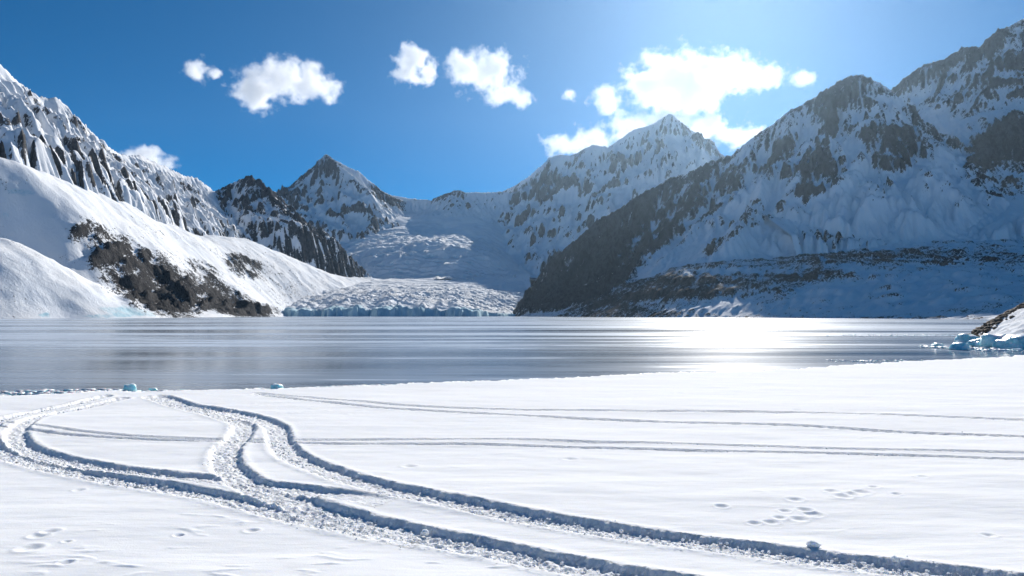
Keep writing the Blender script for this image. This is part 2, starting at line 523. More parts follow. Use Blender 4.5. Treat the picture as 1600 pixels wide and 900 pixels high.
# terrace and moraine below it, down to the lake
def z0(px, D): return [(px - 800) / F * D, D, 0.0]
shore_r = [(780,1900),(820,1500),(900,1250),(1000,1040),(1150,880),(1300,760),(1500,590),(1700,500),(1900,430),(2300,380)]
bench_pts = [z0(a, b) for a, b in shore_r] + [[(a - 800) / F * (b - 130), b - 130, -26.0] for a, b in shore_r] + [P(*q) for q in [
 (860,486,1500),(897,484,1330),(940,470,1260),(960,462,1220),(1013,441,1160),(1068,425,1110),(1110,420,1085),(1160,418,1065),(1200,417,1050),(1270,402,1020),(1350,396,1000),(1487,397,950),(1600,400,900),(1750,395,860),(1950,380,820),
 (1120,408,1220),(900,470,1520),(850,480,1620),(1000,428,1450),(1100,405,1400),(1200,388,1400),(1300,372,1400),(1050,400,1550),(1400,350,1400),(960,448,1500),(1200,405,1200),(1350,378,1200),(1450,368,1150),(1600,362,1080),(1500,330,1280),(1700,330,1150),(1280,372,1290),(1900,300,1150),
 (1050,470,1020),(1150,460,960),(1250,457,890),(1400,450,800),(1550,455,700),(1750,450,640)]]
bench = tps(bench_pts)
bench_far = lambda X, Y: bench(X, Y) - 6
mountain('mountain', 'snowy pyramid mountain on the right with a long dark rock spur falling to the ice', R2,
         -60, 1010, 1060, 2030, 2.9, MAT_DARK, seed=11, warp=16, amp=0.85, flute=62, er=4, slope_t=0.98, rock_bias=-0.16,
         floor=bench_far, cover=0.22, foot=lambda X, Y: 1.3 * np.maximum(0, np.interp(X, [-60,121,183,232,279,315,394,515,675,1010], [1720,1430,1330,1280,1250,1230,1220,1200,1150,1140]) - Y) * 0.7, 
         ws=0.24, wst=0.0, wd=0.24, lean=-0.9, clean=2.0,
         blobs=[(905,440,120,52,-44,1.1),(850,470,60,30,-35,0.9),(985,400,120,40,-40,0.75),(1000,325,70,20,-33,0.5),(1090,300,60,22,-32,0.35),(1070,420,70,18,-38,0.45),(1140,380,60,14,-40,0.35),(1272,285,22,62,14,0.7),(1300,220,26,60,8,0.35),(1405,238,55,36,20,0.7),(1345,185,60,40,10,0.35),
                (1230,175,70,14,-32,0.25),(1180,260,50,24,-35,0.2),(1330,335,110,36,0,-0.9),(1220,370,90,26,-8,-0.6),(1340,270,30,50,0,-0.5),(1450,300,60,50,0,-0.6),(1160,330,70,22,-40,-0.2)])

R1 = [
 dict(p=[(1300,190,1980),(1360,160,1930),(1394,137,1900),(1416,118,1890),(1443,99,1880),(1476,91,1860),(1503,72,1840),(1530,72,1820),(1547,53,1800),(1563,43,1790)], s1=1.4, s2=0.8, L=190, warp=False),
 dict(p=[(1563,43,1790),(1578,40,1800),(1600,27,1810),(1660,5,1800),(1750,-25,1780),(1900,-10,1760),(2100,60,1750)], s1=1.1, s2=0.8, L=190, warp=False),
 dict(p=[(1563,43,1790),(1545,110,1680),(1528,165,1590),(1520,205,1520)], s1=1.15, s2=0.8, L=90),
 dict(p=[(1476,91,1860),(1462,140,1780),(1450,175,1720)], s1=1.15, s2=0.8, L=90),
 dict(p=[(1600,27,1810),(1600,90,1700),(1590,150,1560)], s1=1.15, s2=0.8, L=90),
 dict(p=[(1850,20,1650),(1720,110,1500),(1640,150,1440),(1600,178,1400),(1563,205,1370),(1530,232,1340),(1498,254,1310),(1474,300,1260),(1456,340,1220)], s1=1.2, s2=0.75, L=70),
 dict(p=[(1600,178,1400),(1605,250,1310),(1585,300,1250)], s1=1.2, s2=0.75, L=70),
]
r1_floor = tps([P(*q) for q in [(1300,330,1280),(1420,250,1480),(1470,215,1560),(1500,240,1420),(1430,300,1330),(1460,350,1180),(1560,350,1090),(1700,330,1060),(1400,370,1130),(1900,290,1060),(1500,375,1080),(1350,250,1500),(1440,190,1700),(1560,250,1380),(1130,300,1800),(1190,290,1900),(1250,260,1900),(1130,300,1500),(1300,395,1050),(1700,380,900),(2000,360,900)]])
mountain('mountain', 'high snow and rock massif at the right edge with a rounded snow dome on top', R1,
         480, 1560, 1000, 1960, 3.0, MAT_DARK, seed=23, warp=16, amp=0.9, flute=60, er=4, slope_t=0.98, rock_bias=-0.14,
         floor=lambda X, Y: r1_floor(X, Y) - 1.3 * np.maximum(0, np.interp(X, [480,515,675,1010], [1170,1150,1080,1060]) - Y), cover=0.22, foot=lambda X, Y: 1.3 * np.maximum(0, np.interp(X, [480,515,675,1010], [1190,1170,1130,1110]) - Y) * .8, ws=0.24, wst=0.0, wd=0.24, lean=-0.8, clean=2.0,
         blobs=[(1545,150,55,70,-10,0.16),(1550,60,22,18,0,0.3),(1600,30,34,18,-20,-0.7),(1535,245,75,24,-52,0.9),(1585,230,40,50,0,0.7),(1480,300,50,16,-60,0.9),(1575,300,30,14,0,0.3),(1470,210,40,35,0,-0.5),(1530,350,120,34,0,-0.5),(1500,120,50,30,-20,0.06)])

# terrace / moraine sheet
def sheet(name, label, f, x0, x1, y0, y1, cell, mat, seed, rockf, reliefs, icef=None, keep=None, er=0, thick=None):
    nx = int((x1 - x0) / cell) + 1; ny = int((y1 - y0) / cell) + 1
    X, Y = np.meshgrid(np.linspace(x0, x1, nx), np.linspace(y0, y1, ny))
    H = f(X, Y)
    H = H + reliefs(X, Y, H)
    if er: H = erode(H, cell, er, int(nx * ny * 0.2), 30, seed)
    gy, gx = np.gradient(H, cell)
    slope = np.sqrt(gx * gx + gy * gy)
    cv = H - blur(H, 5)
    pxx, pyy = project(X, Y, H)
    at = {'rock': rockf(X, Y, H, slope, cv, pxx, pyy).ravel()}
    if icef is not None: at['ice'] = icef(X, Y, H, slope, cv, pxx, pyy).ravel()
    V = np.stack([X, Y, H], -1).reshape(-1, 3)
    Q = grid_faces(ny, nx)
    Q = Q[V[:, 2][Q].max(1) > -3.0]
    if keep is not None:
        k = keep(X, Y).ravel()
        Q = Q[k[Q].all(1)]
    me, _ = np_mesh(name, V, Q, at)
    o = link(name, me, mat); tag(o, label, kind='structure')
    return o

def bench_relief(X, Y, H):
    a = sstep(0, 25, H)
    return ((ridged((X * .8 + Y * .6) / 60, (Y * .8 - X * .6) / 150, 4, 5) - 0.9) * 5 + (ridged(X / 22, Y / 22, 3, 8) - 0.9) * 2.0) * (0.25 + 0.75 * a)
def bench_rock(X, Y, H, sl, cv, px, py):
    streak = ridged((X * .85 + Y * .5) / 34, (Y * .85 - X * .5) / 120, 3, 77) - 0.9
    v = 0.5 + streak * 0.25 + (sl - 0.6) * 0.3 + np.clip(cv * .08, -.25, .25) - 0.20
    v += paint(px, py, [(1010,462,120,34,-8,0.34),(1160,440,140,18,-4,0.20),(960,478,90,20,-10,0.2),(1110,478,120,10,0,-0.30),(1170,424,70,5,0,-0.35),(1300,402,200,9,-3,0.30),(1500,402,170,8,0,0.22),(1420,455,160,34,-4,-0.30),(1250,430,60,14,0,0.25),(1400,496,130,3,0,0.2),(1450,425,150,12,-8,0.06)])
    return v
sheet('moraine', 'brown snow-streaked moraine terrace between the right-hand mountain and the frozen lake', bench,
      -30, 1150, 400, 1560, 3.4, MAT_BROWN, 31, bench_rock, bench_relief, er=2)

# far right peak
R3 = [
 dict(p=[(740,300,4150),(783,299,3950),(803,290,3880),(823,277,3800),(842,261,3730),(862,244,3650),(873,240,3620),(893,242,3580),(912,232,3530),(924,225,3500),(951,228,3460),(967,218,3430),(990,201,3390),(1013,195,3360),(1029,186,3330),(1047,176,3300)], s1=1.3, s2=0.72, L=260, warp=False),
 dict(p=[(1047,176,3300),(1064,189,3310),(1083,203,3320),(1103,222,3330),(1118,240,3350),(1160,262,3400),(1250,300,3450)], s1=1.3, s2=0.72, L=260, warp=False),
 dict(p=[(1047,176,3300),(1040,240,3130),(1005,320,2880),(950,385,2660)], s1=1.0, s2=0.8, L=160),
 dict(p=[(967,218,3430),(930,290,3230),(885,370,2960),(850,415,2800),(815,440,2650)], s1=1.0, s2=0.8, L=160),
 dict(p=[(912,232,3530),(880,305,3330),(838,372,3080)], s1=1.0, s2=0.8, L=160),
 dict(p=[(862,244,3650),(832,310,3430),(785,375,3180),(758,400,3080)], s1=1.0, s2=0.8, L=160),
 dict(p=[(1090,210,3330),(1080,290,3050),(1060,330,2900)], s1=1.0, s2=0.8, L=160),
]
g2 = tps([P(*q) for q in [(640,434,2490),(700,434,2490),(760,433,2470),(580,434,2500),(640,440,2330),(720,440,2330),(640,330,3700),(720,330,3700),(500,330,3500),(400,330,3500),(300,330,3400),(850,330,3700),(480,440,2500),(560,437,2450),(640,437,2430),(700,437,2400),(760,435,2350),(830,432,2300),(900,440,2200),(560,415,2610),(640,405,2640),(740,400,2660),(690,372,2980),(640,374,2960),(820,428,2700),(600,388,2730),(680,385,2760),(760,393,2760),(860,440,2900),(900,420,3300),(640,352,3280),(700,358,3300),(740,352,3280),(520,400,2800),(940,455,2700),(690,335,3450),(420,400,2600)]])
mountain('mountain', 'tall far peak right of the middle, pale snow face under the brightest cloud', R3,
         -220, 1500, 2500, 4250, 5.6, MAT_FAR, seed=41, warp=26, amp=0.85, flute=120, er=4, slope_t=0.98, rock_bias=-0.17,
         floor=lambda X, Y: np.minimum(g2(X, Y), 380) - 40 - 500 * sstep(600, 900, X), cover=0.20, foot=lambda X, Y: 0.9 * np.maximum(0, np.interp(X, [-220,-121,0,110,200,400], [3250,3060,2900,2820,2720,2650]) - Y),
         blobs=[(790,380,40,30,-50,0.30),(880,330,50,60,40,0.10),(850,395,40,28,-40,0.28),(1060,230,40,40,0,0.05),(1000,280,60,50,0,-0.05),(820,310,30,30,0,0.05)])

# headwall
R4 = [
 dict(p=[(540,300,3800),(609,303,3720),(638,309,3700),(674,312,3690),(687,305,3680),(700,300,3670),(714,296,3660),(728,300,3660),(745,299,3650),(757,301,3640),(783,299,3640),(830,300,3640)], s1=0.9, s2=0.6, L=200, warp=False),
 dict(p=[(714,296,3660),(700,325,3560),(706,352,3450)], s1=1.0, s2=0.75, L=110),
 dict(p=[(745,299,3650),(752,330,3540),(748,345,3480)], s1=1.0, s2=0.75, L=110),
]
mountain('mountain', 'low snow headwall closing the valley between the two far peaks', R4,
         -1000, 200, 2950, 3800, 6.0, MAT_FAR, seed=47, warp=20, amp=0.6, flute=110, er=3, slope_t=1.0, rock_bias=-0.22,
         floor=lambda X, Y: g2(X, Y) - 12, cover=0.09, foot=lambda X, Y: 1.5 * np.maximum(0, 3300 - Y),
         blobs=[(705,330,24,34,10,0.32),(640,340,40,30,0,-0.1)])

# far left pyramid
R3L = [
 dict(p=[(390,320,3700),(424,297,3600),(435,299,3590),(451,291,3570),(464,280,3550),(477,268,3530),(493,255,3510),(509,240,3500)], s1=1.25, s2=0.68, L=220, warp=False),
 dict(p=[(509,240,3500),(521,247,3500),(542,259,3500),(558,265,3510),(571,276,3530),(584,286,3550),(596,296,3570),(609,303,3600),(640,318,3700),(680,345,3800)], s1=1.25, s2=0.68, L=220, warp=False),
 dict(p=[(509,240,3500),(500,300,3330),(470,350,3180),(455,385,3080)], s1=1.0, s2=0.75, L=150),
 dict(p=[(513,243,3495),(545,268,3430),(575,294,3370),(586,335,3270),(592,388,3120)], s1=1.1, s2=0.8, L=150, warp=False),
 dict(p=[(600,298,3580),(630,335,3470),(655,368,3380)], s1=1.0, s2=0.75, L=150),
]
mountain('mountain', 'far pyramid peak left of the middle with a sunlit snow strip right of its summit', R3L,
         -1750, -150, 2750, 3820, 5.6, MAT_FAR, seed=53, warp=20, amp=0.75, flute=110, er=4, slope_t=0.98, rock_bias=-0.15,
         floor=lambda X, Y: g2(X, Y) - 30, cover=0.20, foot=lambda X, Y: 0.9 * np.maximum(0, np.interp(X, [-1000,-800,-500,-440], [2980,3000,3080,3300]) - Y),
         blobs=[(592,365,30,38,30,0.34),(650,350,14,30,-30,0.3),(512,250,20,14,0,0.25),(470,300,30,30,0,0.12),(590,290,26,14,40,0.15),(552,268,34,9,38,-1.2),(540,330,50,40,20,-0.3)])

# dark peak left
R2L = [
 dict(p=[(300,330,2160),(339,297,2150),(350,291,2150),(363,285,2150),(378,277,2150),(392,273,2150),(406,281,2165),(419,294,2185),(430,300,2200),(458,326,2240),(474,341,2265),(493,358,2290),(509,375,2315),(522,391,2340),(538,410,2375),(548,420,2400),(571,436,2450)], s1=1.0, s2=0.7, L=120, warp=False),
 dict(p=[(392,273,2150),(388,320,2080),(405,362,2020)], s1=1.2, s2=0.85, L=80),
 dict(p=[(430,300,2200),(432,345,2130),(452,388,2090)], s1=1.2, s2=0.85, L=80),
 dict(p=[(363,285,2150),(350,325,2090),(365,360,2040)], s1=1.2, s2=0.85, L=80),
 dict(p=[(480,346,2270),(482,385,2200),(500,418,2170)], s1=1.2, s2=0.85, L=80),
 dict(p=[(520,390,2340),(523,412,2290),(540,430,2270)], s1=1.2, s2=0.85, L=80),
]
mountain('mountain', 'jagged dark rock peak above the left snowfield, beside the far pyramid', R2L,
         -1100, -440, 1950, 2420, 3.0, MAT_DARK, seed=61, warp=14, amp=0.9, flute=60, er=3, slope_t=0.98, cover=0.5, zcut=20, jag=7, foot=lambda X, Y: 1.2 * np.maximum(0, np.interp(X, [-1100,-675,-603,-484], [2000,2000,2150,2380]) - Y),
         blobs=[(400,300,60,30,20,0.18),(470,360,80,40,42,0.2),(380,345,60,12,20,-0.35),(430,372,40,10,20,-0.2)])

# big left mountain
L1 = [
 dict(p=[(-300,-60,1000),(-150,20,1080),(-60,60,1140),(0,99,1200),(26,125,1250),(62,149,1300),(88,152,1330),(100,159,1350),(112,180,1380),(129,192,1420),(153,214,1480),(170,229,1520),(186,240,1560),(220,242,1680),(258,259,1830),(287,273,1930),(306,276,1990),(320,287,2040),(337,300,2100),(380,330,2200)], s1=1.15, s2=0.75, L=150, warp=False),
 dict(p=[(0,99,1200),(35,170,1170),(75,235,1130),(105,285,1110)], s1=1.1, s2=0.8, L=80),
 dict(p=[(62,149,1300),(95,215,1270),(140,290,1230)], s1=1.1, s2=0.8, L=80),
 dict(p=[(100,159,1350),(135,230,1350),(185,305,1310)], s1=1.1, s2=0.8, L=80),
 dict(p=[(153,214,1480),(188,270,1450),(228,335,1400)], s1=1.1, s2=0.8, L=80),
 dict(p=[(186,240,1560),(215,290,1530),(250,345,1490)], s1=1.1, s2=0.8, L=80),
 dict(p=[(235,246,1740),(255,300,1680),(272,350,1620)], s1=1.1, s2=0.8, L=80),
 dict(p=[(290,273,1940),(308,318,1890),(325,362,1830)], s1=1.1, s2=0.8, L=80),
 dict(p=[(-90,40,1120),(-40,150,1060),(10,250,1000)], s1=1.1, s2=0.8, L=80),
]
mountain('mountain', 'great fluted snow and rock wall on the left, falling from the top left corner', L1,
         -1640, -660, 880, 2130, 3.1, MAT_NEAR, seed=71, warp=14, amp=0.95, flute=48, er=4, slope_t=1.0, cover=0.15, clean=0.5, zcut=60, foot=lambda X, Y: 1.5 * np.maximum(0, X + 748),
         blobs=[(30,220,60,70,40,0.10),(110,170,20,22,30,0.15),(130,260,60,25,50,0.05),(290,300,60,25,20,0.05),(300,345,50,14,15,-0.4),(75,170,20,30,30,-0.2)])

# left snowfield, rock spur and lower snow slope
left_pts = [P(*q) for q in [
 (-300,250,800),(-100,262,900),(0,266,960),(40,272,985),(72,285,1010),(105,300,1040),(138,292,1180),(191,311,1280),(229,338,1370),(267,352,1470),(334,368,1680),(377,372,1830),(440,400,2000),(500,425,2150),(583,434,2380),
 (124,322,1030),(150,343,1040),(200,383,1090),(260,402,1160),(300,425,1240),(350,442,1330),(400,466,1430),(430,484,1520),
 (200,345,1180),(280,385,1340),(370,415,1560),(450,440,1750),(500,455,1850),(430,462,1620),
 (0,335,935),(20,385,925),(60,372,950),(72,402,935),(110,402,955),(140,432,950),(-150,335,890),
 (155,380,1000),(150,450,945),(230,440,1040),(260,470,1020),(320,470,1150),(370,480,1300),
 (-200,340,720),(0,372,790),(72,404,815),(143,442,840),(215,472,860),(255,490,900),
 (0,430,715),(100,460,745)]] + [[(60 - 800) / F * 870, 870, 58.0], [(-60 - 800) / F * 840, 840, 62.0], [(120 - 800) / F * 900, 900, 45.0]] + [z0(-250,600),z0(-100,640),z0(0,668),z0(100,735),z0(200,800),z0(258,880),z0(300,960),z0(350,1100),z0(430,1380),z0(460,1650)] + \
 [[(a - 800) / F * (b - 130), b - 130, -30.0] for a, b in [(-250,600),(0,668),(100,735),(200,800),(270,900),(350,1100),(430,1350),(470,1650)]]
left_pts += [P(*q) + np.array([-110, 10, -28]) for q in [(138,292,1180),(191,311,1280),(229,338,1370),(267,352,1470),(334,368,1680),(377,372,1830),(440,400,2000)]]
leftf = tps(left_pts)
spur_blobs = [(215,425,110,36,36,0.54),(330,462,95,22,22,0.56),(150,375,50,30,25,0.42),(380,482,60,12,8,0.6),(240,470,90,24,18,0.35),(380,415,34,16,20,0.45),(320,420,30,12,25,0.35)]
def left_relief(X, Y, H):
    px, py = project(X, Y, H)
    rk = np.clip(paint(px, py, spur_blobs), 0, 0.8) / 0.8
    soft = fbm(X / 110, Y / 110, 5, 3) * 4 + fbm(X / 36 + Y / 90, Y / 36, 4, 29) * 2.0 + fbm(X / 16, Y / 16, 3, 9) * .8
    rough = (ridged((X + Y * .3) / 42, (Y - X * .3) / 75, 6, 14, 0.62) - 1.0) * 12
    cre = -np.clip(ridged(X / 40, Y / 16, 2, 19) - 1.1, 0, 1) * 7 * np.clip(paint(px, py, [(470,415,80,16,20,1.0),(330,380,70,12,25,0.6),(410,440,60,12,20,0.7)]), 0, 1)
    return (soft * (1 - rk * .5) + rough * rk + cre) * sstep(-5, 20, H)
def left_rock(X, Y, H, sl, cv, px, py):
    return 0.5 + (sl - 0.75) * 0.5 + np.clip(cv * .10, -.3, .3) - 0.62 + 1.15 * paint(px, py, spur_blobs) + paint(px, py, [(80,325,120,60,25,-.6),(60,440,150,30,20,-.5),(300,395,60,8,22,-.3)])
def left_ice(X, Y, H, sl, cv, px, py):
    return paint(px, py, [(185,487,36,6,12,0.6),(215,486,36,6,14,0.6),(160,494,40,4,0,0.6),(30,300,30,6,5,0.6),(8,335,12,8,0,0.5),(70,492,10,4,0,0.9),(470,412,60,8,20,0.35)])
sheet('snow_slope', 'bright left snowfield with a dark rock spur running down to the lake', leftf,
      -1500, -240, 560, 2380, 3.6, MAT_LEFT, 83, left_rock, left_relief, left_ice, er=0, keep=lambda X, Y: (X > -860) | (Y < 1080))

# glacier: broken tongue with its ice cliff, and the icefall behind
GF = [(400,480,1560),(430,477,1560),(500,474,1540),(560,471,1530),(600,470,1520),(650,471,1520),(700,473,1520),(740,476,1540),(780,484,1600),(815,490,1700)]
gl = tps([P(*q) for q in GF + [(430,462,1800),(520,456,1850),(600,455,1850),(700,456,1850),(790,466,1900),(810,480,1850),(500,442,2150),(600,444,2150),(700,446,2150),(790,452,2100),(480,438,2400),(560,436.5,2480),(640,436,2480),(720,436,2480),(770,434,2480),(830,430,2400),(600,437,2600),(720,436,2600)]])
fx_ = np.array([P(*q)[0] for q in GF]); fy_ = np.array([q[2] for q in GF], float)
def glacier_h(X, Y):
    H = gl(X, Y)
    front = np.interp(X, fx_, fy_) + fbm(X / 70, Y * 0 + 3, 4, 4, .6) * 46 + fbm(X / 15, Y / 15, 2, 14) * 7
    c = sstep(0, 12, Y - front)
    # broken seracs near the snout, smoother above
    k = sstep(900, 150, Y - front)
    Yw = Y + (X + 250) ** 2 / 900.0 + fbm(X / 90, Y / 90, 2, 6) * 26
    blk = ridged(X / 60, Yw / 17, 4, 12, 0.62) - 0.95
    blk2 = ridged(X / 16, Yw / 9, 3, 15, .6) - 0.9
    H = H + blk * 4.6 * (0.18 + 0.82 * k) + blk2 * 2.3 * (0.1 + 0.9 * k) + fbm(X / 120, Y / 90, 3, 18) * 5
    H = H * (1 - sstep(220, 30, Y - front) * np.clip(0.14 - 0.3 * fbm(X / 24, X * 0 + 9, 3, 67), 0, .4)) * (0.62 + 0.38 * sstep(0, 130, Y - front + fbm(X / 30, Y / 30, 3, 66) * 30))
    return H * c - 8 * (1 - c)
def glacier_ice(X, Y, H, sl, cv, px, py):
    front = np.interp(X, fx_, fy_)
    return 0.95 * sstep(70, 5, Y - front) + np.clip(-cv * .10, 0, .5) + (sl - 0.75) * 0.45
sheet('glacier', 'broken glacier tongue ending in a pale blue ice cliff at the lake edge', glacier_h,
      -640, 60, 1440, 2580, 3.2, MAT_GLACIER, 91, lambda X, Y, H, sl, cv, px, py: X * 0 - 1.0,
      lambda X, Y, H: X * 0, glacier_ice)
def icefall_relief(X, Y, H):
    k = sstep(3500, 2900, Y)
    return ((ridged(X / 90, (Y + (X + 250) ** 2 / 1500.0) / 24, 4, 22, 0.6) - 1.0) * 8 * k + fbm(X / 150, Y / 150, 3, 28) * 10)
sheet('icefall', 'blue shaded icefall tumbling between the far peaks above the glacier', g2,
      -1150, 520, 2400, 3440, 6.0, MAT_GLACIER, 95, lambda X, Y, H, sl, cv, px, py: X * 0 - 1.0,
      icefall_relief, lambda X, Y, H, sl, cv, px, py: 0.15 + np.clip(-cv * .05, 0, .4) + (sl - .5) * .3)

# ------------------------------------------------------------------ lake and the land under everything
def plane(name, x0, x1, y0, y1, z, mat, label=None):
    me = bpy.data.meshes.new(name)
    me.from_pydata([(x0, y0, z), (x1, y0, z), (x1, y1, z), (x0, y1, z)], [], [(0, 1, 2, 3)])
    return tag(link(name, me, mat), label, kind='structure')
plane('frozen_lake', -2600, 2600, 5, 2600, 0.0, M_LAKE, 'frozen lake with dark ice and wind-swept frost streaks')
mg = NT('ground_snow'); MG = mg.surface(mg.bsdf((0.8, 0.82, 0.85), 0.7))
plane('ground', -30000, 30000, -20000, 40000, -9.0, MG, 'snowy ground under the whole landscape')

# ------------------------------------------------------------------ snow field with wheel ruts
def smooth_line(pts, n=8):
    pts = np.array(pts); out = []
    pp = np.vstack([2 * pts[0] - pts[1], pts, 2 * pts[-1] - pts[-2]])
    for i in range(1, len(pp) - 2):
        a, b, c, d = pp[i - 1], pp[i], pp[i + 1], pp[i + 2]
        for t in np.linspace(0, 1, n, endpoint=False):
            out.append(0.5 * ((2 * b) + (-a + c) * t + (2 * a - 5 * b + 4 * c - d) * t * t + (-a + 3 * b - 3 * c + d) * t ** 3))
    out.append(pts[-1]); return np.array(out)

RUTS = [  # (pixels of the centre line, half width, depth, label)
 ([(250,620),(300,633),(347,646),(385,657),(399,668),(390,686),(375,704),(379,724),(400,745),(434,763),(500,783),(570,802),(675,826),(780,846),(885,868),(990,887),(1060,898),(1200,921),(1350,950)], 0.34, 0.088, 'left rut of the double track snaking through the foreground'),
 ([(264,618),(302,630),(359,640),(415,653),(446,667),(456,686),(470,705),(500,721),(563,744),(587,751),(657,766),(745,782),(850,801),(955,817),(1060,831),(1154,843),(1249,855),(1343,867),(1438,878),(1532,890),(1600,899),(1800,927),(2150,980)], 0.34, 0.088, 'right rut of the double track snaking through the foreground'),
 ([(175,619),(130,630),(94,637),(50,646),(14,656),(-6,671),(-2,689),(25,704),(75,719),(151,736),(227,749),(302,761),(365,774),(450,793),(560,815),(680,838)], 0.28, 0.08, 'outer rut of the loop track at the left edge'),
 ([(200,623),(150,634),(105,643),(66,653),(46,667),(44,684),(60,697),(94,709),(170,724),(264,737),(351,747),(400,752),(453,758),(500,764),(570,773),(620,781)], 0.27, 0.075, 'inner rut of the loop track at the left edge'),
 ([(-60,652),(0,659),(30,663),(60,666),(113,674),(189,681),(264,685),(359,688),(500,688),(780,687),(920,690),(1060,692),(1325,700),(1600,708),(1850,717),(2200,731)], 0.09, 0.04, 'upper thin rut running straight across the middle of the snow'),
 ([(-60,660),(0,668),(49,674),(113,681),(189,686),(264,689),(359,691),(500,693.5),(700,695),(850,697),(1060,702),(1325,708),(1600,718),(1850,728),(2200,744)], 0.10, 0.045, 'lower thin rut running straight across the middle of the snow'),
 ([(400,614),(500,621.5),(570,628.5),(640,634.5),(745,639),(850,641),(1060,643),(1249,645),(1400,649),(1600,655),(1850,666),(2200,684)], 0.14, 0.055, 'farther rut of the straight track nearest the lake shore'),
 ([(400,616),(500,627.5),(570,635.5),(640,641),(780,648),(920,654),(1060,659),(1249,665),(1400,673),(1600,681),(1850,694),(2200,716)], 0.15, 0.055, 'nearer rut of the straight track nearest the lake shore'),
]
SHORE = [(-300,640),(-120,630),(0,623),(100,619),(160,615),(250,615),(330,613),(432,611),(500,607.5),(600,604),(700,600),(800,597),(900,592),(1000,587),(1130,583.5),(1200,581),(1300,574),(1400,568),(1500,562),(1600,557),(1750,549),(1950,540),(2300,532)]
sh = np.array([G(a, b, 0.12) for a, b in SHORE])

def rut_line(k):
    pp, hw = RUTS[k][0], RUTS[k][1]
    line = smooth_line([G(a, b)[:2] for a, b in pp])
    if k < 4:            # traced along the far lip: the middle lies half a rut nearer
        d = np.gradient(line, axis=0); d /= np.linalg.norm(d, axis=1, keepdims=True) + 1e-9
        line = line + np.stack([d[:, 1], -d[:, 0]], 1) * hw
    return line

